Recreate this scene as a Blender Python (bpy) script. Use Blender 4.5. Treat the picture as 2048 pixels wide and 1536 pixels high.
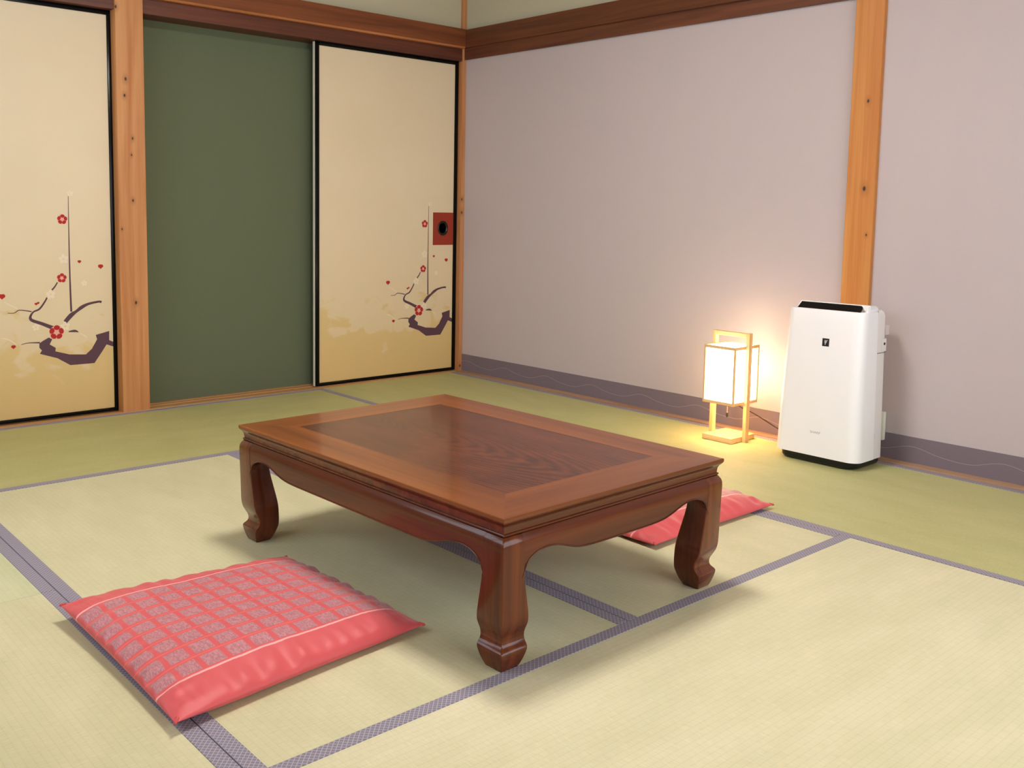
import bpy, bmesh, math, random
from mathutils import Vector, Matrix, noise

for o in list(bpy.data.objects):
    bpy.data.objects.remove(o, do_unlink=True)
scene = bpy.context.scene
COL = scene.collection
random.seed(7)

# ------------------------------------------------------------------ camera, world, lights, exposure
def setup_camera():
    yaw, pitch, roll = 0.871514, -0.099364, 0.013389
    fpx, ox, oy = 1900.955, -118.693, -150.113
    fw = Vector((math.cos(pitch) * math.cos(yaw), math.cos(pitch) * math.sin(yaw), math.sin(pitch)))
    r = Vector((math.sin(yaw), -math.cos(yaw), 0))
    u = r.cross(fw)
    r2 = math.cos(roll) * r + math.sin(roll) * u
    u2 = -math.sin(roll) * r + math.cos(roll) * u
    cam = bpy.data.cameras.new('camera')
    co = bpy.data.objects.new('camera', cam)
    COL.objects.link(co)
    m = Matrix((r2, u2, -fw)).transposed().to_4x4()
    m.translation = Vector((-3.35952, -3.95525, 0.86397))
    co.matrix_world = m
    cam.sensor_width = 36.0
    cam.sensor_fit = 'HORIZONTAL'
    cam.lens = 36.0 * fpx / 2048.0
    cam.shift_x = -ox / 2048.0
    cam.shift_y = oy / 2048.0
    cam.clip_start = 0.02
    scene.camera = co
setup_camera()

world = bpy.data.worlds.new('world')
scene.world = world
world.use_nodes = True
world.node_tree.nodes['Background'].inputs[0].default_value = (0.80, 0.90, 1.0, 1)
world.node_tree.nodes['Background'].inputs[1].default_value = 1.0

WIN_Y0, WIN_Y1, WIN_Z0, WIN_Z1 = -2.60, -0.60, 0.80, 1.96      # window in the wall on the camera's left
NWX0, NWX1, NWZ0, NWZ1 = -2.70, -0.40, 0.30, 1.90              # wide window in the wall behind the camera
def daylight(name, w, h, energy, loc, rot, col):
    """daylight entering through a window opening"""
    L = bpy.data.lights.new(name, 'AREA')
    L.shape = 'RECTANGLE'
    L.size, L.size_y = w, h
    L.energy = energy
    L.color = col
    o = bpy.data.objects.new(name, L)
    COL.objects.link(o)
    o.location = loc
    o.rotation_euler = rot
daylight('window_daylight', WIN_Z1 - WIN_Z0, WIN_Y1 - WIN_Y0, 15.0, (-3.80, (WIN_Y0 + WIN_Y1) / 2, (WIN_Z0 + WIN_Z1) / 2), (0, math.radians(-90), 0), (0.80, 0.88, 1.0))
daylight('near_window_daylight', NWX1 - NWX0, NWZ1 - NWZ0, 24.0, ((NWX0 + NWX1) / 2, -4.70, (NWZ0 + NWZ1) / 2), (math.radians(90), 0, 0), (0.97, 0.98, 1.0))

LAMP_EMIT = 46.0       # ceiling lamp diffuser
LANTERN_EMIT = 7.5    # paper of the floor lantern
scene.view_settings.view_transform = 'Standard'
scene.view_settings.look = 'None'
scene.view_settings.gamma = 1.0
scene.view_settings.use_curve_mapping = False
scene.view_settings.exposure = 0.52

# ------------------------------------------------------------------ helpers
def srgb(r, g, b):
    def f(c):
        c /= 255.0
        return c / 12.92 if c <= 0.04045 else ((c + 0.055) / 1.055) ** 2.4
    return (f(r), f(g), f(b), 1.0)

class NT:
    """small node helper"""
    def __init__(self, name):
        self.m = bpy.data.materials.new(name)
        self.m.use_nodes = True
        self.nt = self.m.node_tree
        self.b = self.nt.nodes['Principled BSDF']
        self.coord = None
    def n(self, t, **kw):
        x = self.nt.nodes.new(t)
        for k, v in kw.items():
            setattr(x, k, v)
        return x
    def link(self, a, b):
        self.nt.links.new(a, b)
    def obj(self):
        if self.coord is None:
            self.coord = self.n('ShaderNodeTexCoord')
        return self.coord.outputs['Object']
    def mapped(self, scale=(1, 1, 1), rot=(0, 0, 0), loc=(0, 0, 0)):
        mp = self.n('ShaderNodeMapping')
        mp.inputs['Scale'].default_value = scale
        mp.inputs['Rotation'].default_value = rot
        mp.inputs['Location'].default_value = loc
        self.link(self.obj(), mp.inputs['Vector'])
        return mp.outputs['Vector']
    def noise(self, vec, scale=5, detail=3, rough=0.5, dist=0.0):
        t = self.n('ShaderNodeTexNoise')
        t.inputs['Scale'].default_value = scale
        t.inputs['Detail'].default_value = detail
        t.inputs['Roughness'].default_value = rough
        t.inputs['Distortion'].default_value = dist
        self.link(vec, t.inputs['Vector'])
        return t.outputs['Fac']
    def math(self, op, a, b=None, c=None, clamp=False):
        x = self.n('ShaderNodeMath', operation=op)
        x.use_clamp = clamp
        for i, v in enumerate((a, b, c)):
            if v is None:
                continue
            if isinstance(v, (int, float)):
                x.inputs[i].default_value = v
            else:
                self.link(v, x.inputs[i])
        return x.outputs[0]
    def smooth(self, v, lo, hi):
        x = self.n('ShaderNodeMapRange', interpolation_type='SMOOTHSTEP')
        x.inputs['From Min'].default_value = lo
        x.inputs['From Max'].default_value = hi
        self.link(v, x.inputs['Value'])
        return x.outputs['Result']
    def mix(self, f, a, b, blend='MIX'):
        x = self.n('ShaderNodeMix', data_type='RGBA', blend_type=blend)
        for sock, v in ((x.inputs['Factor'], f), (x.inputs['A'], a), (x.inputs['B'], b)):
            pass
        fi, ai, bi = x.inputs[0], x.inputs[6], x.inputs[7]
        for sock, v in ((fi, f), (ai, a), (bi, b)):
            if isinstance(v, (int, float)):
                sock.default_value = v
            elif isinstance(v, tuple):
                sock.default_value = v
            else:
                self.link(v, sock)
        return x.outputs[2]
    def xyz(self, vec=None):
        s = self.n('ShaderNodeSeparateXYZ')
        self.link(vec if vec is not None else self.obj(), s.inputs[0])
        return s.outputs
    def color(self, c):
        if isinstance(c, tuple):
            self.b.inputs['Base Color'].default_value = c
        else:
            self.link(c, self.b.inputs['Base Color'])
    def rough(self, r, spec=None, coat=None, coat_rough=0.1):
        self.b.inputs['Roughness'].default_value = r
        if spec is not None:
            self.b.inputs['Specular IOR Level'].default_value = spec
        if coat is not None:
            self.b.inputs['Coat Weight'].default_value = coat
            self.b.inputs['Coat Roughness'].default_value = coat_rough
    def bump(self, h, strength=0.2, dist=0.002):
        x = self.n('ShaderNodeBump')
        x.inputs['Strength'].default_value = strength
        x.inputs['Distance'].default_value = dist
        self.link(h, x.inputs['Height'])
        self.link(x.outputs['Normal'], self.b.inputs['Normal'])

def plain(name, col, rough=0.5, spec=0.5, coat=None, var=0.0, vscale=8.0):
    t = NT(name)
    if var > 0:
        f = t.noise(t.obj(), vscale, 4, 0.6)
        dark = tuple(c * (1 - var) for c in col[:3]) + (1,)
        lite = tuple(min(1, c * (1 + var)) for c in col[:3]) + (1,)
        t.color(t.mix(f, dark, lite))
    else:
        t.color(col)
    t.rough(rough, spec, coat)
    return t.m

def wood(name, light, dark, axis='z', rough=0.45, coat=None, grain=1.0, knots=(), coat_rough=0.12, spec=0.4):
    """grain runs along axis; knots = list of (object-space point, radius)"""
    t = NT(name)
    sc = {'x': (1.2, 26, 26), 'y': (26, 1.2, 26), 'z': (26, 26, 1.2)}[axis]
    sc2 = {'x': (2.5, 110, 110), 'y': (110, 2.5, 110), 'z': (110, 110, 2.5)}[axis]
    a = t.noise(t.mapped(tuple(s * grain for s in sc)), 1.0, 4, 0.55, 0.6)
    b = t.noise(t.mapped(tuple(s * grain for s in sc2)), 1.0, 3, 0.6)
    f = t.math('ADD', t.math('MULTIPLY', a, 0.75), t.math('MULTIPLY', b, 0.25))
    f = t.smooth(f, 0.28, 0.72)
    c = t.mix(f, dark, light)
    for (p, r) in knots:
        d = t.n('ShaderNodeVectorMath', operation='DISTANCE')
        mp = t.n('ShaderNodeMapping')
        mp.inputs['Scale'].default_value = (1, 1, 0.62)
        t.link(t.obj(), mp.inputs['Vector'])
        t.link(mp.outputs[0], d.inputs[0])
        d.inputs[1].default_value = (p[0], p[1], p[2] * 0.62)
        k = t.smooth(d.outputs['Value'], r, r * 0.35)
        halo = t.math('MULTIPLY', t.smooth(d.outputs['Value'], r * 3.2, r * 0.8), 0.35)
        c = t.mix(halo, c, tuple(x * 0.55 for x in dark[:3]) + (1,))
        c = t.mix(k, c, (0.035, 0.016, 0.008, 1))
    t.color(c)
    t.rough(rough, spec, coat, coat_rough)
    t.bump(b, 0.08, 0.001)
    return t.m

def emis(name, col, strength):
    t = NT(name)
    t.color(col)
    t.b.inputs['Emission Color'].default_value = col
    t.b.inputs['Emission Strength'].default_value = strength
    t.rough(0.8, 0.1)
    return t.m

def wloc(o):
    v = Vector((0, 0, 0))
    while o is not None:
        v += o.location
        o = o.parent
    return v

def finish(name, bm, mat, parent=None, smooth=None, local=False, normals=True):
    """links the bmesh as one object; world coordinates unless local"""
    if normals:
        bmesh.ops.recalc_face_normals(bm, faces=bm.faces)
    me = bpy.data.meshes.new(name)
    bm.to_mesh(me)
    bm.free()
    if mat is not None:
        me.materials.append(mat)
    if smooth is not None:
        me.shade_smooth()
        me.set_sharp_from_angle(angle=math.radians(smooth))
    o = bpy.data.objects.new(name, me)
    COL.objects.link(o)
    if parent is not None:
        if not local:
            me.transform(Matrix.Translation(-wloc(parent)))
        o.parent = parent
    return o

def root(name, loc, rz=0.0):
    o = bpy.data.objects.new(name, None)
    o.empty_display_size = 0.1
    COL.objects.link(o)
    o.location = loc
    o.rotation_euler = (0, 0, rz)
    return o

def tag(o, label, cat, group=None, kind=None):
    o['label'] = label
    o['category'] = cat
    if group:
        o['group'] = group
    if kind:
        o['kind'] = kind
    return o

def box(bm, x0, x1, y0, y1, z0, z1, bev=0.0, seg=2):
    t = bmesh.new()
    vs = [t.verts.new((x, y, z)) for z in (z0, z1) for y in (y0, y1) for x in (x0, x1)]
    for f in ((0, 1, 3, 2), (4, 6, 7, 5), (0, 4, 5, 1), (2, 3, 7, 6), (0, 2, 6, 4), (1, 5, 7, 3)):
        t.faces.new([vs[i] for i in f])
    bmesh.ops.recalc_face_normals(t, faces=t.faces)
    if bev > 0:
        bmesh.ops.bevel(t, geom=list(t.edges), offset=bev, segments=seg, affect='EDGES', profile=0.5)
    me = bpy.data.meshes.new('tmp')
    t.to_mesh(me)
    t.free()
    bm.from_mesh(me)
    bpy.data.meshes.remove(me)
    return bm

def boxo(name, x0, x1, y0, y1, z0, z1, mat, parent=None, bev=0.0, smooth=None, local=False):
    return finish(name, box(bmesh.new(), x0, x1, y0, y1, z0, z1, bev), mat, parent, smooth, local)

def loft(bm, rings, closed=True, cap0=True, cap1=True):
    R = [[bm.verts.new(p) for p in ring] for ring in rings]
    n = len(rings[0])
    for a, b in zip(R, R[1:]):
        for i in range(n if closed else n - 1):
            j = (i + 1) % n
            bm.faces.new((a[i], a[j], b[j], b[i]))
    if cap0:
        bm.faces.new(list(reversed(R[0])))
    if cap1:
        bm.faces.new(R[-1])
    return R

def tube(bm, pts, r, seg=8, cap=True):
    pts = [Vector(p) for p in pts]
    rings = []
    for i, p in enumerate(pts):
        a = pts[max(i - 1, 0)]
        b = pts[min(i + 1, len(pts) - 1)]
        d = (b - a).normalized()
        s = d.cross(Vector((0, 0, 1)))
        if s.length < 1e-4:
            s = d.cross(Vector((1, 0, 0)))
        s.normalize()
        t = s.cross(d)
        rr = r[i] if isinstance(r, (list, tuple)) else r
        rings.append([p + rr * (math.cos(k * 2 * math.pi / seg) * s + math.sin(k * 2 * math.pi / seg) * t) for k in range(seg)])
    loft(bm, rings, True, cap, cap)
    return bm

def catmull(pts, n):
    out = []
    P = [Vector(p) for p in pts]
    for i in range(len(P) - 1):
        p0, p1, p2, p3 = P[max(i - 1, 0)], P[i], P[i + 1], P[min(i + 2, len(P) - 1)]
        for k in range(n):
            t = k / n
            out.append(0.5 * ((2 * p1) + (-p0 + p2) * t + (2 * p0 - 5 * p1 + 4 * p2 - p3) * t * t + (-p0 + 3 * p1 - 3 * p2 + p3) * t ** 3))
    out.append(P[-1])
    return out

def interp(tab, z):
    """monotone-ish smooth interpolation of a table [(z, v)]"""
    if z <= tab[0][0]:
        return tab[0][1]
    for i in range(len(tab) - 1):
        (a, va), (b, vb) = tab[i], tab[i + 1]
        if z <= b:
            t = (z - a) / (b - a)
            m0 = (vb - tab[i - 1][1]) / (b - tab[i - 1][0]) if i > 0 else (vb - va) / (b - a)
            m1 = (tab[i + 2][1] - va) / (tab[i + 2][0] - a) if i + 2 < len(tab) else (vb - va) / (b - a)
            h = b - a
            return ((2 * t**3 - 3 * t**2 + 1) * va + (t**3 - 2 * t**2 + t) * h * m0
                    + (-2 * t**3 + 3 * t**2) * vb + (t**3 - t**2) * h * m1)
    return tab[-1][1]

# ------------------------------------------------------------------ materials
M = {}
def tatami_material():
    t = NT('tatami_rush')
    oi = t.n('ShaderNodeObjectInfo')
    x, y, z = t.xyz()
    # ribs run along the long (local x) side, fine rush fibres run across it
    rib = t.math('SINE', t.math('MULTIPLY', y, 2 * math.pi / 0.0135))
    fib = t.noise(t.mapped((520, 40, 1)), 1.0, 2, 0.6)
    patch = t.noise(t.mapped((3.0, 9.0, 1)), 1.0, 4, 0.6)
    col = t.mix(t.math('MULTIPLY', t.smooth(rib, -0.75, -1.0), 0.10), oi.outputs['Color'], (0.30, 0.27, 0.12, 1))
    tint = t.mix(t.smooth(patch, 0.30, 0.72), (0.93, 0.95, 0.90, 1), (1.04, 1.03, 1.03, 1))
    col = t.mix(1.0, col, tint, 'MULTIPLY')
    f2 = t.mix(t.smooth(fib, 0.35, 0.7), (0.94, 0.94, 0.92, 1), (1.03, 1.03, 1.03, 1))
    col = t.mix(1.0, col, f2, 'MULTIPLY')
    t.color(col)
    t.rough(0.55, 0.3)
    t.bump(t.math('ADD', t.math('MULTIPLY', rib, 0.6), fib), 0.12, 0.0006)
    return t.m
M['tatami'] = tatami_material()

def border_material():
    t = NT('border_cloth')
    x, y, z = t.xyz()
    k = 2 * math.pi / 0.0105
    a = t.math('SINE', t.math('MULTIPLY', t.math('ADD', x, y), k))
    b = t.math('SINE', t.math('MULTIPLY', t.math('SUBTRACT', x, y), k))
    p = t.math('MAXIMUM', a, b)
    f = t.smooth(p, 0.70, 0.98)
    t.color(t.mix(f, srgb(128, 122, 136), srgb(170, 164, 173)))
    t.rough(0.75, 0.25)
    return t.m
M['border'] = border_material()

def wallcloth(name, c):
    t = NT(name)
    wv = t.noise(t.mapped((300, 300, 40)), 1.0, 2, 0.6)
    w2 = t.noise(t.mapped((30, 30, 420)), 1.0, 2, 0.6)
    big = t.noise(t.obj(), 1.4, 3, 0.5)
    f = t.math('ADD', t.math('MULTIPLY', wv, 0.4), t.math('MULTIPLY', w2, 0.4))
    f = t.math('ADD', f, t.math('MULTIPLY', big, 0.2))
    lo = tuple(v * 0.94 for v in c[:3]) + (1,)
    hi = tuple(min(1, v * 1.05) for v in c[:3]) + (1,)
    t.color(t.mix(f, lo, hi))
    t.rough(0.85, 0.2)
    t.bump(f, 0.12, 0.0006)
    return t.m
M['lilac'] = wallcloth('lilac_wall_cloth', srgb(190, 179, 181))
M['plaster'] = wallcloth('pale_green_plaster', srgb(192, 187, 162))
M['green'] = wallcloth('green_panel_cloth', srgb(99, 107, 82))
M['grey_band'] = wallcloth('grey_band_cloth', srgb(122, 110, 118))
M['ceiling'] = wood('ceiling_boards', srgb(205, 180, 140), srgb(180, 150, 110), 'x', 0.6)
M['wave'] = plain('wave_thread', srgb(158, 145, 146), 0.6)
M['brown'] = wood('brown_beam_wood', srgb(136, 76, 42), srgb(98, 52, 30), 'x', 0.42)
M['brown_y'] = wood('brown_beam_wood_side', srgb(116, 66, 38), srgb(80, 44, 27), 'y', 0.42)
M['brown_dark'] = wood('dark_lintel_wood', srgb(110, 60, 42), srgb(78, 42, 30), 'x', 0.45)
M['brown_dark_y'] = wood('dark_lintel_wood_side', srgb(118, 68, 44), srgb(80, 44, 28), 'y', 0.45)
M['edge_highlight'] = wood('beam_edge_highlight_wood', srgb(192, 124, 74), srgb(156, 94, 52), 'x', 0.4)  # beam wood made paler, light on the chamfer put into the colour
M['sill'] = wood('pale_sill_wood', srgb(196, 154, 104), srgb(160, 112, 66), 'x', 0.5)
M['sill_y'] = wood('pale_sill_wood_side', srgb(186, 150, 120), srgb(150, 116, 90), 'y', 0.5)
M['black'] = plain('black_lacquer', (0.003, 0.003, 0.003, 1), 0.20, 0.16)
M['edge_strip'] = plain('pale_edge_strip', srgb(226, 221, 204), 0.6)
M['red_plate'] = plain('red_paper_plate', srgb(150, 54, 34), 0.6, 0.3, None, 0.06, 14)
M['pull'] = plain('dark_metal_pull', (0.012, 0.012, 0.012, 1), 0.25, 0.6)
M['pull'].node_tree.nodes['Principled BSDF'].inputs['Metallic'].default_value = 0.3
M['branch'] = plain('plum_bark_print', srgb(92, 66, 76), 0.7, 0.2, None, 0.10, 30)
M['petal'] = plain('red_petal_print', srgb(176, 44, 44), 0.7, 0.2)
M['petal_pale'] = plain('pale_petal_print', srgb(232, 216, 190), 0.7, 0.2)
M['pink'] = plain('pink_petal_print', srgb(228, 170, 150), 0.7, 0.2)

def fusuma_paper(seed):
    t = NT('plum_door_paper')
    x, y, z = t.xyz()
    # gold-dust mist: blotchy cloud shapes along the lower third
    n1 = t.noise(t.mapped((5.5, 5.5, 7.5), loc=(seed, 0, seed * 0.37)), 1.0, 4, 0.55, 0.5)
    n2 = t.noise(t.mapped((2.0, 2.0, 2.6), loc=(seed * 0.7, 3, 1)), 1.0, 3, 0.5)
    h = t.math('ADD', z, t.math('MULTIPLY', t.math('SUBTRACT', n1, 0.5), 0.95))
    mist = t.smooth(h, 0.345, 0.255)
    high = t.math('MULTIPLY', t.smooth(t.math('ADD', z, t.math('MULTIPLY', n2, 0.7)), 1.25, 0.6), 0.42)
    low = t.smooth(z, 0.42, 0.02)
    cream = t.mix(n2, srgb(226, 212, 184), srgb(218, 200, 166))
    c = t.mix(high, cream, srgb(216, 192, 142))
    c = t.mix(t.math('MULTIPLY', mist, 0.80), c, srgb(212, 184, 120))
    c = t.mix(t.math('MULTIPLY', low, 0.35), c, srgb(206, 170, 98))
    fl = t.noise(t.mapped((160, 160, 160)), 1.0, 2, 0.6)
    c = t.mix(t.math('MULTIPLY', fl, 0.10), c, srgb(236, 222, 192))
    t.color(c)
    t.rough(0.6, 0.3)
    return t.m

# ------------------------------------------------------------------ structure: floor, walls, ceiling
XL, XR, YN, YF = -3.62, 0.04, -4.52, 0.0      # room limits
ZC = 2.42

def build_floor():
    o = boxo('floor', XL - 0.1, XR + 0.1, YN - 0.1, 0.30, -0.16, -0.055, plain('underfloor_board', srgb(120, 95, 70), 0.8))
    tag(o, 'tatami matted floor of the room with grey cloth borders', 'floor', kind='structure')
    g = 0.0012
    near_col = srgb(206, 198, 146)[:3]
    # x0,x1,y0,y1,long axis, colour (mat tint with weave sheen painted in)
    mats = [
        (-0.90, -0.022, -1.80, -0.0, 'y', (180, 178, 124)),
        (-0.90, -0.022, -3.60, -1.80, 'y', (183, 180, 128)),
        (-2.70, -0.90, -0.90, -0.004, 'x', (180, 177, 122)),
        (-1.80, -0.90, -2.70, -0.90, 'y', (204, 199, 164)),
        (-2.70, -1.80, -2.70, -0.90, 'y', (204, 199, 164)),
        (-2.70, -0.90, -3.60, -2.70, 'x', (212, 206, 174)),
        (-3.60, -2.70, -1.78, -0.004, 'y', (198, 200, 164)),
        (-3.60, -2.70, -3.60, -1.78, 'y', (204, 200, 164)),
        (-3.60, -1.80, -4.50, -3.60, 'x', (210, 205, 172)),
        (-1.80, -0.022, -4.50, -3.60, 'x', (210, 205, 172)),
    ]
    for (x0, x1, y0, y1, ax, c) in mats:
        gx, gy = (0.0004, g) if ax == 'x' else (g, 0.0004)
        x0 += gx; x1 -= gx; y0 += gy; y1 -= gy
        cx, cy = (x0 + x1) / 2, (y0 + y1) / 2
        lx, ly = (x1 - x0, y1 - y0) if ax == 'x' else (y1 - y0, x1 - x0)
        m = boxo('tatami_mat', -lx / 2, lx / 2, -ly / 2, ly / 2, -0.054, 0.0, M['tatami'], o, 0.0012, None, True)
        m.location = (cx, cy, 0)
        if ax == 'y':
            m.rotation_euler = (0, 0, math.pi / 2)
        m.color = srgb(*c)
        for s in (-1, 1):
            e = ly / 2
            ya, yb = (e - 0.030, e + 0.0002) if s > 0 else (-e - 0.0002, -e + 0.030)
            boxo('border', -lx / 2, lx / 2, ya, yb, -0.03, 0.0012, M['border'], m, 0.0008, None, True)
    return o
build_floor()

def build_walls():
    # far left wall: plaster above the lintel, hidden core behind the doors
    bm = bmesh.new()
    box(bm, XL - 0.1, 0.16, 0.02, 0.30, 1.80, ZC)
    o = finish('wall_left', bm, M['plaster'])
    tag(o, 'pale plaster strip of wall above the brown beam, left of the corner', 'wall', kind='structure')
    o = boxo('wall_left_core', XL - 0.1, 0.16, 0.175, 0.30, -0.05, 1.80, plain('closet_dark', srgb(120, 110, 90), 0.9))
    tag(o, 'back wall closing the closet behind the sliding doors', 'wall', kind='structure')
    o = boxo('wall_right', XR, XR + 0.12, YN - 0.1, 0.16, -0.05, 1.72, M['lilac'])
    tag(o, 'lilac grey cloth covered wall behind the lantern and air purifier', 'wall', kind='structure')
    o = boxo('wall_right_upper', XR, XR + 0.12, YN - 0.1, 0.16, 1.72, ZC, M['plaster'])
    tag(o, 'pale green plaster above the brown beam, right of the corner', 'wall', kind='structure')
    bm = bmesh.new()
    a, b = YN - 0.12, YN
    box(bm, XL - 0.1, NWX0, a, b, -0.05, ZC)
    box(bm, NWX1, XR + 0.12, a, b, -0.05, ZC)
    box(bm, NWX0, NWX1, a, b, -0.05, NWZ0)
    box(bm, NWX0, NWX1, a, b, NWZ1, ZC)
    o = finish('wall_near', bm, M['lilac'])
    tag(o, 'lilac grey wall behind the camera', 'wall', kind='structure')
    # window wall on the camera's left with an opening
    bm = bmesh.new()
    a, b = XL - 0.12, XL
    box(bm, a, b, YN - 0.12, WIN_Y0, -0.05, ZC)
    box(bm, a, b, WIN_Y1, 0.30, -0.05, ZC)
    box(bm, a, b, WIN_Y0, WIN_Y1, -0.05, WIN_Z0)
    box(bm, a, b, WIN_Y0, WIN_Y1, WIN_Z1, ZC)
    o = finish('wall_window', bm, M['lilac'])
    tag(o, 'lilac grey wall holding the window, left of the camera', 'wall', kind='structure')
    o = boxo('ceiling', XL - 0.12, XR + 0.12, YN - 0.12, 0.30, ZC, ZC + 0.06, M['ceiling'])
    tag(o, 'light wooden board ceiling of the room', 'ceiling', kind='structure')
    w = root('window_2', ((NWX0 + NWX1) / 2, YN - 0.05, NWZ0))
    tag(w, 'wide wooden framed window behind the camera', 'window', kind='structure')
    fy0, fy1 = YN - 0.09, YN - 0.03
    boxo('window_frame', NWX0, NWX1, fy0, fy1, NWZ0, NWZ0 + 0.04, M['sill'], w)
    boxo('window_frame', NWX0, NWX1, fy0, fy1, NWZ1 - 0.04, NWZ1, M['sill'], w)
    for x in (NWX0, NWX1 - 0.04, (NWX0 + NWX1) / 2 - 0.02):
        boxo('window_frame', x, x + 0.04, fy0, fy1, NWZ0 + 0.04, NWZ1 - 0.04, M['sill'], w)
    # window frame and mullions
    w = root('window_1', (XL - 0.05, (WIN_Y0 + WIN_Y1) / 2, WIN_Z0))
    tag(w, 'wooden framed window on the left of the camera', 'window', kind='structure')
    fx0, fx1 = XL - 0.09, XL - 0.03
    boxo('window_frame', fx0, fx1, WIN_Y0, WIN_Y1, WIN_Z0, WIN_Z0 + 0.04, M['sill_y'], w)
    boxo('window_frame', fx0, fx1, WIN_Y0, WIN_Y1, WIN_Z1 - 0.04, WIN_Z1, M['sill_y'], w)
    for y in (WIN_Y0, WIN_Y1 - 0.04, (WIN_Y0 + WIN_Y1) / 2 - 0.02):
        boxo('window_frame', fx0, fx1, y, y + 0.04, WIN_Z0 + 0.04, WIN_Z1 - 0.04, M['sill_y'], w)
build_walls()

# ------------------------------------------------------------------ posts, beams, sills
def build_trim():
    knA = [((-1.8248, 0, 1.4036), 0.0065), ((-1.8305, 0, 1.3359), 0.006), ((-1.8002, 0, 1.1615), 0.005),
           ((-1.8059, 0, 1.0928), 0.004), ((-1.8034, 0, 0.9033), 0.0055), ((-1.8528, 0, 0.7836), 0.004),
           ((-1.7992, 0, 0.4715), 0.0065), ((-1.86, 0, 1.69), 0.006)]
    cx, cy = -1.8045, 0.0
    kn = [((p[0] - cx, -0.006 - cy, p[2]), r) for p, r in knA]
    mA = wood('knotty_post_wood', srgb(206, 150, 96), srgb(176, 110, 58), 'z', 0.45, None, 0.8, kn)
    o = boxo('trim_1', -0.0595, 0.0595, -0.006, 0.145, 0.001, ZC, mA, None, 0.003)
    o.location = (cx, cy, 0)
    tag(o, 'knotty light wood post between the plum blossom door and green panel', 'post', kind='structure')

    knB = [((0.0, -2.2467, 1.2896), 0.006), ((0.0, -2.250, 0.9761), 0.008), ((0.0, -2.267, 0.8088), 0.004)]
    cy = -2.235
    kn = [((-0.02, p[1] - cy, p[2]), r) for p, r in knB]
    mB = wood('honey_post_wood', srgb(208, 146, 78), srgb(184, 112, 50), 'z', 0.45, None, 0.7, kn)
    o = boxo('trim_2', -0.02, 0.0395, -0.0535, 0.0535, 0.001, 1.745, mB, None, 0.003)
    o.location = (0.04, cy, 0)
    tag(o, 'honey coloured wooden post on the lilac wall behind the air purifier', 'post', kind='structure')

    mC = wood('corner_post_wood', srgb(204, 148, 100), srgb(178, 116, 70), 'z', 0.45, None, 1.0,
              [((0.0, 0, 0.945), 0.006), ((0.0, 0, 0.873), 0.007), ((0.002, 0, 0.03), 0.006)])
    o = boxo('trim_3', -0.006, 0.06, 0.0, 0.14, 0.001, ZC, mC, None, 0.002)
    o.location = (0.022, 0.0, 0)
    tag(o, 'narrow light wood post in the corner of the room', 'post', kind='structure')

    # beams on the left wall
    o = root('trim_4', (-1.8, -0.012, 1.745))
    tag(o, 'reddish brown long beam over the sliding doors on the left wall', 'beam', kind='structure')
    boxo('beam_board', XL, 0.012, -0.025, 0.02, 1.752, 1.843, M['brown'], o, 0.001)
    bm = bmesh.new()   # chamfered lower edge, its highlight painted as a paler wood
    ring = [(-0.0245, 1.752), (-0.018, 1.744), (0.02, 1.744), (0.02, 1.752)]
    loft(bm, [[(x, y, z) for y, z in ring] for x in (XL, 0.012)])
    finish('lower_edge', bm, M['edge_highlight'], o)
    o = boxo('trim_5', XL, 0.022, 0.006, 0.15, 1.681, 1.744, M['brown_dark'], None, 0.001)
    tag(o, 'dark brown grooved lintel just above the sliding doors', 'lintel', kind='structure')

    # beams on the right wall (they sag a little towards the camera)
    def sag(y):
        return 0.012 * y
    def beam(name, x0, x1, z0, z1, mat):
        bm = bmesh.new()
        rings = []
        for y in (0.0, -1.2, -2.4, -3.6, YN):
            s = sag(y)
            rings.append([(x0, y, z0 + s), (x1, y, z0 + s), (x1, y, z1 + s), (x0, y, z1 + s)])
        loft(bm, rings)
        return finish(name, bm, mat)
    o = beam('trim_6', 0.012, 0.045, 1.748, 1.841, M['brown_y'])
    tag(o, 'brown long beam along the top of the lilac wall', 'beam', kind='structure')
    o = beam('trim_7', 0.027, 0.045, 1.688, 1.748, M['brown_dark_y'])
    tag(o, 'thin darker brown batten under the beam on the lilac wall', 'batten', kind='structure')

    # sill under the doors and panel, with two grooves
    o = root('trim_8', (-1.8, 0.03, 0.0))
    tag(o, 'pale wooden grooved sill along the foot of the sliding doors', 'sill', kind='structure')
    for (a, b, z) in ((-0.006, 0.028, 0.0045), (0.062, 0.082, 0.0045), (0.104, 0.175, 0.0045)):
        boxo('sill_rail', XL, 0.016, a, b, -0.05, z, M['sill'], o, 0.0008)
    boxo('sill_groove', XL, 0.016, 0.028, 0.104, -0.05, 0.001, M['sill'], o)

    # strip along the foot of the right wall
    o = boxo('trim_9', -0.018, 0.045, YN, -0.0005, -0.05, 0.004, M['sill_y'], None, 0.001)
    tag(o, 'pale wooden strip between the tatami and the lilac wall', 'floor strip', kind='structure')

    # grey skirting band with a woven wave line
    o = root('baseboard_right', (0.038, -2.0, 0.0))
    tag(o, 'grey skirting band with a thin wavy line along the lilac wall', 'skirting', kind='structure')
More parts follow.
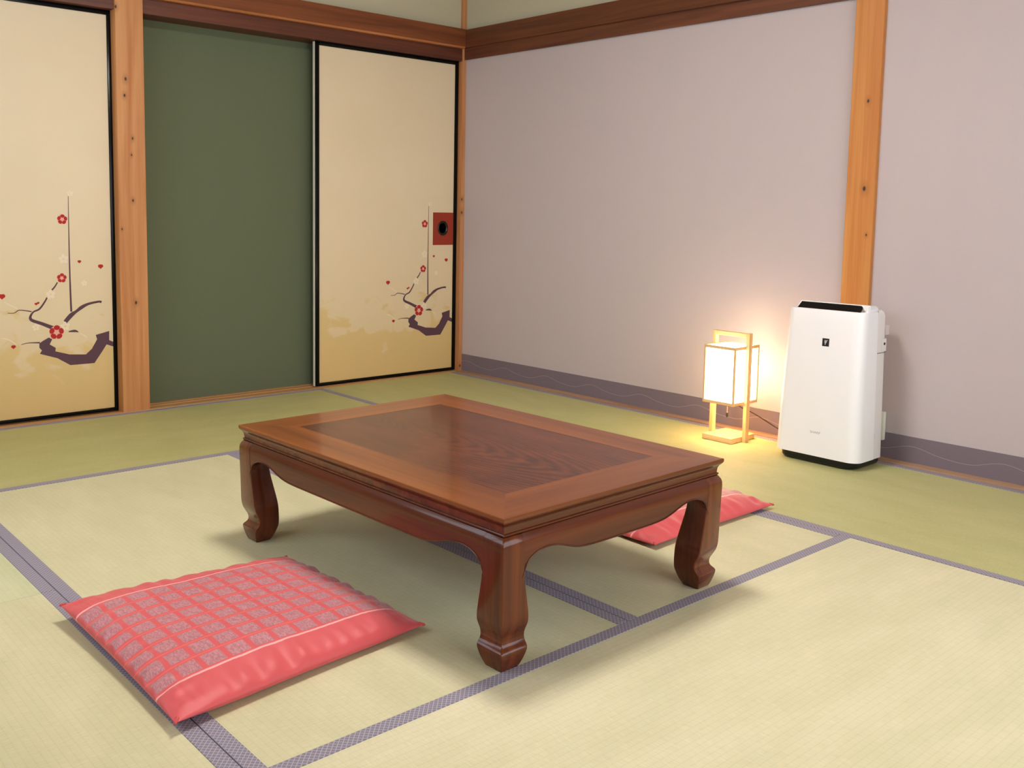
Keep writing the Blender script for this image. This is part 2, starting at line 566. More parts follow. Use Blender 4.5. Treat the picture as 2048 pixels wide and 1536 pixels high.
    for (a, b) in ((-2.1815, -0.0005), (YN, -2.2885)):
        boxo('band', 0.0365, 0.0405, a, b, 0.004, 0.096, M['grey_band'], o)
        bm = bmesh.new()
        y = b
        pts = []
        while y > a:
            ph = (-y - 0.352) / 0.3035 * 2 * math.pi
            z = 0.0475 + 0.0125 * math.cos(ph) + 0.0022 * math.cos(2 * ph + 0.6)
            pts.append((0.0364, y, z))
            y -= 0.012
        V = [[bm.verts.new((p[0], p[1], p[2] + d)) for d in (-0.0009, 0.0009)] for p in pts]
        for p, q in zip(V, V[1:]):
            bm.faces.new((p[0], p[1], q[1], q[0]))
        r = bmesh.ops.extrude_face_region(bm, geom=list(bm.faces))
        bmesh.ops.translate(bm, verts=[v for v in r['geom'] if isinstance(v, bmesh.types.BMVert)], vec=(-0.0006, 0, 0))
        finish('wave_line', bm, M['wave'], o)
build_trim()

# ------------------------------------------------------------------ sliding doors with plum blossom print
TRUNK = [(-0.3229, 0.3191), (-0.3092, 0.3286), (-0.2853, 0.341), (-0.2719, 0.3329), (-0.2827, 0.3124), (-0.2592, 0.2963), (-0.261, 0.2821), (-0.2048, 0.2645), (-0.1379, 0.2588), (-0.1123, 0.2808), (-0.0898, 0.3193), (-0.0951, 0.338), (-0.038, 0.3509), (-0.0389, 0.3118), (-0.0134, 0.2988), (-0.0138, 0.2802), (-0.0503, 0.2942), (-0.0692, 0.2662), (-0.103, 0.2191), (-0.2024, 0.2194), (-0.2535, 0.2528), (-0.3221, 0.2766), (-0.3137, 0.29), (-0.3235, 0.3014)]
STROKES = [[(-0.2672, 0.3788, 0.008), (-0.3106, 0.3993, 0.0066), (-0.3533, 0.4196, 0.0058), (-0.3446, 0.447, 0.0033), (-0.3189, 0.4596, 0.0036), (-0.2981, 0.4866, 0.0033), (-0.2874, 0.5051, 0.0029)],
           [(-0.2677, 0.5345, 0.0033), (-0.2558, 0.5482, 0.0029), (-0.2451, 0.5654, 0.0026)],
           [(-0.2186, 0.4006, 0.0085), (-0.1935, 0.4277, 0.0090), (-0.1722, 0.4423, 0.0058), (-0.1507, 0.4577, 0.0073), (-0.122, 0.4707, 0.0051), (-0.0788, 0.478, 0.0044), (-0.068, 0.4746, 0.0051)],
           [(-0.2058, 0.3596, 0.0022), (-0.1813, 0.3608, 0.0051), (-0.166, 0.3554, 0.0015)],
           [(-0.1933, 0.9167, 0.0010), (-0.1946, 0.7621, 0.0019), (-0.195, 0.585, 0.0030), (-0.1932, 0.4421, 0.0040)],
           [(-0.3491, 0.4508, 0.0022), (-0.3948, 0.4589, 0.0018), (-0.4146, 0.4489, 0.0015), (-0.4404, 0.449, 0.0011)],
           [(-0.3208, 0.3224, 0.0029), (-0.366, 0.3245, 0.0015), (-0.3925, 0.3196, 0.0011)]]
PALE_STROKES = [[(-0.4518, 0.4942, 0.0015), (-0.4266, 0.4792, 0.0015), (-0.4012, 0.464, 0.0015)],
                [(-0.4627, 0.3506, 0.0015), (-0.4373, 0.3418, 0.0015), (-0.412, 0.3225, 0.0015)],
                [(-0.1605, 0.3499, 0.0015), (-0.1465, 0.3417, 0.0015), (-0.1326, 0.3298, 0.0015)]]
REDS = [(-0.2197, 0.8218, 0.0205), (-0.2275, 0.5825, 0.0195), (-0.2541, 0.3601, 0.0295)]
BUDS = [(-0.1551, 0.6481, 0.0070), (-0.0681, 0.6259, 0.0105), (-0.4587, 0.5164, 0.0120), (-0.422, 0.3129, 0.0085), (-0.331, 0.4806, 0.0058), (-0.3229, 0.4843, 0.0050)]
WHITES = [(-0.2186, 0.66, 0.021), (-0.1861, 0.9273, 0.013), (-0.2736, 0.5172, 0.020), (-0.1376, 0.558, 0.013), (-0.3344, 0.3868, 0.016), (-0.219, 0.3827, 0.020)]

def flat_poly(bm, pts, y, dy=0.0003):
    """thin printed patch facing -y"""
    vs = [bm.verts.new((p[0], y, p[1])) for p in pts]
    f = bm.faces.new(vs)
    r = bmesh.ops.extrude_face_region(bm, geom=[f])
    bmesh.ops.translate(bm, verts=[v for v in r['geom'] if isinstance(v, bmesh.types.BMVert)], vec=(0, -dy, 0))

def stroke(bm, pts, y, dy=0.0003):
    c = catmull([(p[0], p[2], p[1]) for p in pts], 6)
    V = []
    for i, p in enumerate(c):
        a = c[max(i - 1, 0)]
        b = c[min(i + 1, len(c) - 1)]
        d = Vector((b.x - a.x, 0, b.z - a.z)).normalized()
        nrm = Vector((-d.z, 0, d.x))
        w = max(p.y, 0.0006)
        q = Vector((p.x, y, p.z))
        V.append([bm.verts.new(q + nrm * w), bm.verts.new(q - nrm * w)])
    fs = [bm.faces.new((a[0], a[1], b[1], b[0])) for a, b in zip(V, V[1:])]
    r = bmesh.ops.extrude_face_region(bm, geom=fs)
    bmesh.ops.translate(bm, verts=[v for v in r['geom'] if isinstance(v, bmesh.types.BMVert)], vec=(0, -dy, 0))

def disc_pts(cx, cz, rx, rz, rot=0.0, n=12):
    out = []
    for k in range(n):
        a = 2 * math.pi * k / n
        px, pz = rx * math.cos(a), rz * math.sin(a)
        out.append((cx + px * math.cos(rot) - pz * math.sin(rot), cz + px * math.sin(rot) + pz * math.cos(rot)))
    return out

def plum_print(door, xr, y, dz, gaps):
    """printed plum branch; xr = x of the door's right edge, y = paper surface"""
    T = lambda p: (xr + p[0], p[1] + dz) + tuple(p[2:])
    bm = bmesh.new()
    for s in PALE_STROKES:
        stroke(bm, [T(p) for p in s], y - 0.0001)
    finish('painted_pale_twig', bm, M['petal_pale'], door)
    bm = bmesh.new()
    tr = [T(p) for p in TRUNK]
    flat_poly(bm, tr, y - 0.0002)
    bmesh.ops.triangulate(bm, faces=[f for f in bm.faces if len(f.verts) > 4])
    br = finish('painted_trunk', bm, M['branch'], door)
    for s in STROKES:
        bm = bmesh.new()
        stroke(bm, [T(p) for p in s], y - 0.0002)
        finish('painted_twig', bm, M['branch'], door)
    for (cx, cz, r) in WHITES:
        cx, cz, r = T((cx, cz, r))
        bm = bmesh.new()
        for k in range(5):
            a = 2 * math.pi * k / 5 + 0.4
            flat_poly(bm, disc_pts(cx + 0.58 * r * math.cos(a), cz + 0.58 * r * math.sin(a), r * 0.40, r * 0.34, a), y - 0.0005 - 0.00002 * k)
        finish('painted_white_blossom', bm, M['petal_pale'], door)
    for (cx, cz, r) in REDS:
        cx, cz, r = T((cx, cz, r))
        bm = bmesh.new()
        flat_poly(bm, disc_pts(cx, cz, r * 0.95, r * 0.95, 0, 20), y - 0.0006)
        bl = finish('painted_red_blossom', bm, M['pink'], door)
        for k in range(5):
            a = 2 * math.pi * k / 5 + 0.25
            bm = bmesh.new()
            flat_poly(bm, disc_pts(cx + 0.66 * r * math.cos(a), cz + 0.66 * r * math.sin(a), r * 0.34, r * 0.42, a), y - 0.0009)
            finish('painted_petal', bm, M['petal'], bl)
    for (cx, cz, r) in BUDS:
        cx, cz, r = T((cx, cz, r))
        bm = bmesh.new()
        for k, (dx, rr) in enumerate(((-0.32, 0.72), (0.32, 0.72))):
            flat_poly(bm, disc_pts(cx + dx * r, cz + 0.15 * r, rr * r, rr * r * 0.95), y - 0.0005 - 0.0001 * k)
        flat_poly(bm, [(cx - 0.95 * r, cz), (cx, cz - r), (cx + 0.95 * r, cz)], y - 0.0007)
        finish('painted_bud', bm, M['petal'], door)

def build_door(name, x0, x1, y, seed, label, plate, strip):
    """y = front face of the paper"""
    z0, z1 = 0.0065, 1.682
    d = root(name, ((x0 + x1) / 2, y + 0.012, z0))
    tag(d, label, 'sliding door', kind='structure')
    sw, tw, bw = 0.022, 0.020, 0.0145
    p = boxo('paper_panel', x0 + sw - 0.002, x1 - sw + 0.002, y, y + 0.018, z0 + bw - 0.002, z1 - tw + 0.002, fusuma_paper(seed), d)
    f0, f1 = y - 0.005, y + 0.022
    boxo('frame_stile', x0, x0 + sw, f0, f1, z0, z1, M['black'], d, 0.002, 40)
    boxo('frame_stile', x1 - sw, x1, f0, f1, z0, z1, M['black'], d, 0.002, 40)
    boxo('frame_rail', x0 + sw, x1 - sw, f0, f1, z1 - tw, z1, M['black'], d, 0.0015, 40)
    boxo('frame_rail', x0 + sw, x1 - sw, f0, f1, z0, z0 + bw, M['black'], d, 0.0015, 40)
    if strip:
        boxo('edge_strip', x0 - 0.003, x0 - 0.0002, y + 0.000, y + 0.016, z0, z1 - 0.004, M['edge_strip'], d, 0.001)
    plum_print(d, x1, y, -0.011 if plate else 0.0, None)
    if plate:
        pl = boxo('pull_plate', -0.1495, x1 - sw + 0.001, y - 0.0016, y, 0.6975, 0.872, M['red_plate'], d)
        cx, cz = -0.083, 0.788
        bm = bmesh.new()
        rings = []
        for (rx, dy) in ((0.0350, 0.0), (0.0352, 0.003), (0.0325, 0.0048), (0.0285, 0.0040), (0.0265, 0.0012), (0.0225, -0.0006), (0.010, -0.0010), (0.002, -0.0010)):
            rings.append([(cx + rx * math.cos(a), y - 0.0016 - dy, cz + rx * 1.13 * math.sin(a)) for a in [2 * math.pi * k / 36 for k in range(36)]])
        loft(bm, rings, True, True, True)
        finish('pull_cup', bm, M['pull'], pl, 35)
    return d

build_door('door_1', -2.758, -1.858, 0.050, 3.1, 'cream sliding door with red plum blossoms at the left edge, beside the knotty post', False, False)
build_door('door_3', -3.630, -2.730, 0.080, 5.3, 'cream plum blossom sliding door partly slid behind the left one, outside the view', False, False)
build_door('door_2', -0.886, 0.0135, 0.035, 8.7, 'cream plum blossom sliding door with square red pull plate beside the corner', True, True)

o = boxo('wall_panel', -1.752, -0.55, 0.122, 0.150, 0.0046, 1.690, M['green'])
tag(o, 'plain dark green panel between the knotty post and the right sliding door', 'wall panel', kind='structure')

# ------------------------------------------------------------------ low table
def build_table():
    loc, rz = (-1.841, -2.211, 0.0), math.radians(1.1)
    t = root('low_table', loc, rz)
    tag(t, 'low reddish brown wooden table with curved hoof legs in the middle of the mats', 'table')
    hx, hy, zt = 0.357, 0.500, 0.306
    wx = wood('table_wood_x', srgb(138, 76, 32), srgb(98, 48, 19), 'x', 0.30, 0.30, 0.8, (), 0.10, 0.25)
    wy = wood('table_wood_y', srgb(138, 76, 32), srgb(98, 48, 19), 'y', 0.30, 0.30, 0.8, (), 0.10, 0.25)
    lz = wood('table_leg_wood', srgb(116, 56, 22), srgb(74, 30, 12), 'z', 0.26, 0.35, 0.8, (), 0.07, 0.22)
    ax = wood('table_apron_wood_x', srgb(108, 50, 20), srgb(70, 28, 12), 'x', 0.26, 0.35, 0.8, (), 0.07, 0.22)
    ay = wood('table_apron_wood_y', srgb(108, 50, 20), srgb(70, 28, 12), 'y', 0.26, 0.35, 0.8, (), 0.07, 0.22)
    # centre panel: figured veneer
    v = NT('table_veneer')
    n1 = v.noise(v.mapped((9, 2.6, 1)), 1.0, 5, 0.6, 1.6)
    n2 = v.noise(v.mapped((60, 7, 1)), 1.0, 3, 0.6, 0.8)
    wv = v.n('ShaderNodeTexWave', wave_type='RINGS', rings_direction='Z')
    v.link(v.mapped((1, 0.16, 1), loc=(0.03, -0.075, 0)), wv.inputs['Vector'])
    wv.inputs['Scale'].default_value = 30
    wv.inputs['Distortion'].default_value = 3.5
    wv.inputs['Detail'].default_value = 3
    wv.inputs['Detail Scale'].default_value = 2.2
    f = v.math('ADD', v.math('MULTIPLY', n1, 0.55), v.math('ADD', v.math('MULTIPLY', n2, 0.25), v.math('MULTIPLY', wv.outputs['Fac'], 0.20)))
    c = v.mix(v.smooth(f, 0.30, 0.70), srgb(66, 28, 16), srgb(108, 54, 30))
    xx, yy, zz_ = v.xyz()
    fig = v.math('MULTIPLY', v.smooth(wv.outputs['Fac'], 0.70, 0.98), v.math('MULTIPLY', v.smooth(yy, -0.25, 0.36), 0.75))
    c = v.mix(fig, c, srgb(46, 22, 14))
    v.color(c)
    v.rough(0.30, 0.25, 0.30, 0.10)
    veneer = v.m
    # top frame: four mitred boards + panel
    fw_ = 0.116
    ix, iy = hx - fw_, hy - fw_
    zb = 0.2985
    quads = [((-hx, -hy), (hx, -hy), (ix, -iy), (-ix, -iy), wx), ((hx, hy), (-hx, hy), (-ix, iy), (ix, iy), wx),
             ((hx, -hy), (hx, hy), (ix, iy), (ix, -iy), wy), ((-hx, hy), (-hx, -hy), (-ix, -iy), (-ix, iy), wy)]
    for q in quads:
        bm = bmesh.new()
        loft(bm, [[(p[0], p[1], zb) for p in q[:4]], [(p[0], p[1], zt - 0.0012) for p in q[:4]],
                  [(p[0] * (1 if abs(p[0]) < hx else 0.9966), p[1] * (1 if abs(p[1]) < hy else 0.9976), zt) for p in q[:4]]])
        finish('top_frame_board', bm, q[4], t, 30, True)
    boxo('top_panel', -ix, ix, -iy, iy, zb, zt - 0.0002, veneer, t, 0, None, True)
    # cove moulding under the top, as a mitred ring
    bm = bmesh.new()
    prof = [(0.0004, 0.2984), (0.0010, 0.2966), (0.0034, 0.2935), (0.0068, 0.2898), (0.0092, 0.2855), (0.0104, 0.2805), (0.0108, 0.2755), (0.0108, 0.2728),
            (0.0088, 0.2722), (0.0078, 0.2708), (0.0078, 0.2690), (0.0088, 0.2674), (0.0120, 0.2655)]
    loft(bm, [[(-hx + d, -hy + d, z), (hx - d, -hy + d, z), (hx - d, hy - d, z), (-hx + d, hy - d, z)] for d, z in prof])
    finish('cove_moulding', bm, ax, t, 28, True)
    # legs
    DEL = [(0.0, 0.0165), (0.005, 0.0140), (0.013, 0.0112), (0.024, 0.0078), (0.035, 0.0058), (0.0395, 0.0062), (0.0435, 0.0090), (0.049, 0.0140), (0.056, 0.0165), (0.067, 0.0155),
           (0.078, 0.0105), (0.089, 0.0058), (0.100, 0.0038), (0.11, 0.0030), (0.15, 0.0022), (0.19, 0.0014), (0.224, 0.0006), (0.240, 0.0002), (0.252, 0.0010), (0.2595, 0.0036), (0.2660, 0.0080)]
    INN = [(0.0, 0.0610), (0.005, 0.0640), (0.014, 0.0685), (0.028, 0.0735), (0.040, 0.0768), (0.055, 0.0778), (0.075, 0.0775), (0.090, 0.0768), (0.105, 0.0750),
           (0.125, 0.0715), (0.15, 0.0668), (0.175, 0.0622), (0.20, 0.0590), (0.23, 0.0580), (0.266, 0.0580)]
    zs = [0, 0.003, 0.007, 0.012, 0.018, 0.024, 0.029, 0.033, 0.036, 0.039, 0.042, 0.045, 0.048, 0.052, 0.056, 0.060, 0.065, 0.070, 0.076, 0.082, 0.088, 0.094, 0.100, 0.107, 0.115,
          0.13, 0.15, 0.17, 0.19, 0.21, 0.225, 0.238, 0.245, 0.250, 0.254, 0.2575, 0.261, 0.264, 0.2660]
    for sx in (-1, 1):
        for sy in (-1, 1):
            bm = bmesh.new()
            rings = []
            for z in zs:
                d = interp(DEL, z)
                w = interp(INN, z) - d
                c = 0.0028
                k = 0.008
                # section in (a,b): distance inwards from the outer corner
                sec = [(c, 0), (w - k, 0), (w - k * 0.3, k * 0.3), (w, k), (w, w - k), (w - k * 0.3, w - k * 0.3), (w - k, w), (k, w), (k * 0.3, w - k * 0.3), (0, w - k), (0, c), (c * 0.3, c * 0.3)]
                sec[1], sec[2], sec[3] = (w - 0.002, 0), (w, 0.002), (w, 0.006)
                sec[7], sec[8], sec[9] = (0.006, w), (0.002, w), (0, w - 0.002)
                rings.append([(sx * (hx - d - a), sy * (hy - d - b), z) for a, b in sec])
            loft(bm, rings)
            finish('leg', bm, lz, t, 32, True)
    # aprons with scalloped lower edge and bead
    END = [(0.052, 0.180), (0.0585, 0.1935), (0.063, 0.2035), (0.070, 0.2125), (0.080, 0.2190), (0.092, 0.2240), (0.105, 0.2268), (0.120, 0.2280), (0.135, 0.2270), (0.150, 0.2245), (0.165, 0.2205),
           (0.180, 0.2155), (0.195, 0.2110), (0.212, 0.2070), (0.232, 0.2042), (0.26, 0.2026), (0.30, 0.2020)]
    def zbot(tt, L):
        s = min(tt, L - tt)
        return interp(END, s)
    for (axis, sgn) in (('x', -1), ('x', 1), ('y', -1), ('y', 1)):
        H = hx if axis == 'x' else hy
        D = hy if axis == 'x' else hx
        L = 2 * H
        ts = [0.052, 0.055, 0.0585, 0.061, 0.064, 0.067, 0.071, 0.076, 0.082, 0.089, 0.097, 0.106, 0.116, 0.127, 0.138, 0.15, 0.162, 0.174, 0.186, 0.199, 0.213, 0.228, 0.245, 0.265, 0.29]
        ts = ts + [0.29 + (L - 0.58) * k / 6 for k in range(1, 6)] + [L - x for x in reversed(ts)]
        bm = bmesh.new()
        rows = 9
        front, back = [], []
        def pos(u, depth, z):
            return (u, sgn * (D - depth), z) if axis == 'x' else (sgn * (D - depth), u, z)
        for tt in ts:
            zb_ = zbot(tt, L)
            cf, cb = [], []
            for r in range(rows):
                z = zb_ + (0.2660 - zb_) * r / (rows - 1)
                d = interp(DEL, z) + 0.0009
                cf.append(bm.verts.new(pos(-H + tt, d, z)))
                cb.append(bm.verts.new(pos(-H + tt, 0.026, z)))
            front.append(cf); back.append(cb)
        for i in range(len(ts) - 1):
            for r in range(rows - 1):
                bm.faces.new((front[i][r], front[i + 1][r], front[i + 1][r + 1], front[i][r + 1]))
                bm.faces.new((back[i][r], back[i][r + 1], back[i + 1][r + 1], back[i + 1][r]))
            bm.faces.new((front[i][0], back[i][0], back[i + 1][0], front[i + 1][0]))
            bm.faces.new((front[i][-1], front[i + 1][-1], back[i + 1][-1], back[i][-1]))
        for i in (0, len(ts) - 1):
            for r in range(rows - 1):
                bm.faces.new((front[i][r], front[i][r + 1], back[i][r + 1], back[i][r]))
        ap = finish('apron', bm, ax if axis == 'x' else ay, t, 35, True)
        bm = bmesh.new()
        pts = [pos(-H + tt, interp(DEL, zbot(tt, L)) + 0.0012, zbot(tt, L) + 0.0012) for tt in ts]
        tube(bm, pts, 0.0021, 6)
        finish('bead', bm, ax if axis == 'x' else ay, ap, 60, True)
    return t
build_table()

# ------------------------------------------------------------------ floor cushions
def cushion_material():
    t = NT('cushion_cloth')
    uv = t.n('ShaderNodeUVMap')
    uv.uv_map = 'UVMap'
    s = t.n('ShaderNodeSeparateXYZ')
    t.link(uv.outputs[0], s.inputs[0])
    u, v = s.outputs[0], s.outputs[1]
    # v: 0..1 across the plain bands; patterned field between .155 and .845
    field = t.math('MULTIPLY', t.math('GREATER_THAN', v, 0.150), t.math('LESS_THAN', v, 0.850))
    cu = t.math('FRACT', t.math('MULTIPLY', u, 11.0))
    cv = t.math('FRACT', t.math('MULTIPLY', t.math('SUBTRACT', v, 0.150), 8.0 / 0.70))
    du = t.math('ABSOLUTE', t.math('SUBTRACT', cu, 0.5))
    dv = t.math('ABSOLUTE', t.math('SUBTRACT', cv, 0.5))
    sq = t.math('MULTIPLY', t.smooth(du, 0.41, 0.36), t.smooth(dv, 0.41, 0.36))
    mp = t.n('ShaderNodeMapping')
    mp.inputs['Scale'].default_value = (150, 60, 1)
    mp.inputs['Rotation'].default_value = (0, 0, 0.5)
    t.link(uv.outputs[0], mp.inputs['Vector'])
    hatch = t.noise(mp.outputs[0], 1.0, 2, 0.6, 1.2)
    lil = t.mix(t.smooth(hatch, 0.40, 0.62), srgb(168, 106, 114), srgb(190, 132, 138))
    red = srgb(206, 82, 86)
    red2 = t.mix(t.smooth(dv, 0.44, 0.48), red, srgb(222, 98, 90))
    # plain bands keep the base red
    c = t.mix(field, red, t.mix(sq, red2, lil))
    l1 = t.smooth(t.math('ABSOLUTE', t.math('SUBTRACT', v, 0.146)), 0.0055, 0.0035)
    l2 = t.smooth(t.math('ABSOLUTE', t.math('SUBTRACT', v, 0.854)), 0.0055, 0.0035)
    c = t.mix(t.math('MAXIMUM', l1, l2), c, srgb(236, 170, 168))
    t.color(c)
    t.rough(0.48, 0.35)
    t.b.inputs['Sheen Weight'].default_value = 0.25
    t.b.inputs['Sheen Tint'].default_value = (1.0, 0.7, 0.7, 1)
    t.bump(hatch, 0.05, 0.0006)
    return t.m
M['cushion'] = cushion_material()
M['tuft'] = plain('cushion_corner_thread', srgb(200, 74, 74), 0.6)

def build_cushion(corners, H, seed, label, lift=(0.014, 0.014, 0.014, 0.014)):
    """corners: near-left, near-right, far-right, far-left on the floor"""
    C = [Vector((x, y, 0)) for x, y in corners]
    cen = sum(C, Vector()) / 4
    o = root('floor_cushion', cen)
    tag(o, label, 'cushion', 'red floor cushions by the table')
    N = 120
    bm = bmesh.new()
    uvl = bm.loops.layers.uv.new('UVMap')
    def base(a, b):   # a,b in -1..1
        u, v = (a + 1) / 2, (b + 1) / 2
        p = C[0] * (1 - u) * (1 - v) + C[1] * u * (1 - v) + C[2] * u * v + C[3] * (1 - u) * v
        # sides bow inwards a little, corners stay pointed
        k = 0.026
        p = p.lerp(cen, k * ((1 - a * a) * abs(b) ** 6 + (1 - b * b) * abs(a) ** 6))
        return p
    def prof(a, b):
        ea, eb = max(0.0, 1 - abs(a) ** 4.2), max(0.0, 1 - abs(b) ** 4.2)
        return (ea ** 0.55) * (eb ** 0.55)
    rnd = random.Random(seed)
    off = rnd.random() * 50
    def wr(a, b):
        # seam puckers: folds running inwards from each edge
        s = 0.0
        ed = 1 - abs(b)
        s += math.exp(-((ed - 0.10) / 0.13) ** 2) * (noise.noise(Vector((a * 9 + off, b * 1.3, seed))) * 0.0075)
        ed = 1 - abs(a)
        s += math.exp(-((ed - 0.10) / 0.13) ** 2) * (noise.noise(Vector((b * 9 - off, a * 1.3, seed + 9))) * 0.0075)
        # fine sharp creases pulled from the long seams
        ed = 1 - abs(b)
        cr = 1 - abs(noise.noise(Vector((a * 17 + b * 2.0 + off * 2, 0.3 * b, seed + 20)))) * 2.6
        s -= math.exp(-((ed - 0.16) / 0.13) ** 2) * 0.0016 * max(0.0, cr) ** 2
        # bulges between the rows where the cover is gathered at the two ends
        s += math.exp(-((1 - abs(a) - 0.05) / 0.09) ** 2) * 0.0036 * math.cos(2 * math.pi * 8.0 / 0.70 * ((b + 1) / 2 - 0.150) + math.pi) * (1 if abs(b) < 0.72 else 0.3)
        s += noise.noise(Vector((a * 1.7 + off, b * 1.7, seed * 3))) * 0.0035
        return s
    def zseam(a, b):
        u, v = (a + 1) / 2, (b + 1) / 2
        z = lift[0] * (1 - u) * (1 - v) + lift[1] * u * (1 - v) + lift[2] * u * v + lift[3] * (1 - u) * v
        return z + 0.003 * noise.noise(Vector((a * 1.6 + off, b * 1.6, seed + 3)))
    grid = {}
    for side in (0, 1):
        for i in range(N + 1):
            for j in range(N + 1):
                a, b = -1 + 2 * i / N, -1 + 2 * j / N
                # denser sampling towards the edges
                a, b = math.sin(a * math.pi / 2), math.sin(b * math.pi / 2)
                if side == 1 and (i in (0, N) or j in (0, N)):
                    grid[(side, i, j)] = grid[(0, i, j)]
                    continue
                p = base(a, b)
                f = prof(a, b)
                zs = zseam(a, b)
                if side == 0:
                    p.z = zs * (1 - 0.3 * f) + H * f + wr(a, b) * min(1, f * 2.5)
                else:
                    p.z = max(0.0012, zs - (zs + 0.004) * min(1.0, f * 1.35))
                grid[(side, i, j)] = bm.verts.new(p)
    for side in (0, 1):
        for i in range(N):
            for j in range(N):
                vs = [grid[(side, i, j)], grid[(side, i + 1, j)], grid[(side, i + 1, j + 1)], grid[(side, i, j + 1)]]
                uvs = [((math.sin((-1 + 2 * a / N) * math.pi / 2) + 1) / 2, (math.sin((-1 + 2 * b / N) * math.pi / 2) + 1) / 2) for a, b in ((i, j), (i + 1, j), (i + 1, j + 1), (i, j + 1))]
                if side == 1:
                    vs.reverse(); uvs.reverse()
                f = bm.faces.new(vs)
                for l, q in zip(f.loops, uvs):
                    l[uvl].uv = q
    c = finish('cover', bm, M['cushion'], o, 70, False, False)
    for a, b in ((-1, -1), (1, -1), (1, 1), (-1, 1)):
        p = base(a, b)
        p.z = zseam(a, b)
        q = p.lerp(cen, 0.03)
        q.z = p.z + 0.002
        e = p + (p - cen) * 0.006
        e.z = p.z - 0.001
        bm = bmesh.new()
        tube(bm, [q, p, e], [0.0040, 0.0030, 0.0010], 8)
        finish('corner_tip', bm, M['tuft'], o, 60)
    return o

build_cushion([(-2.742, -2.523), (-2.176, -2.470), (-2.203, -1.955), (-2.745, -1.956)], 0.043, 1.0,
              'red floor cushion with a grey checked pattern, left of the low table in front', (0.020, 0.014, 0.016, 0.034))
build_cushion([(-1.405, -2.462), (-0.838, -2.458), (-0.850, -1.915), (-1.410, -1.915)], 0.043, 5.0,
              'red floor cushion half hidden behind the right leg of the low table')

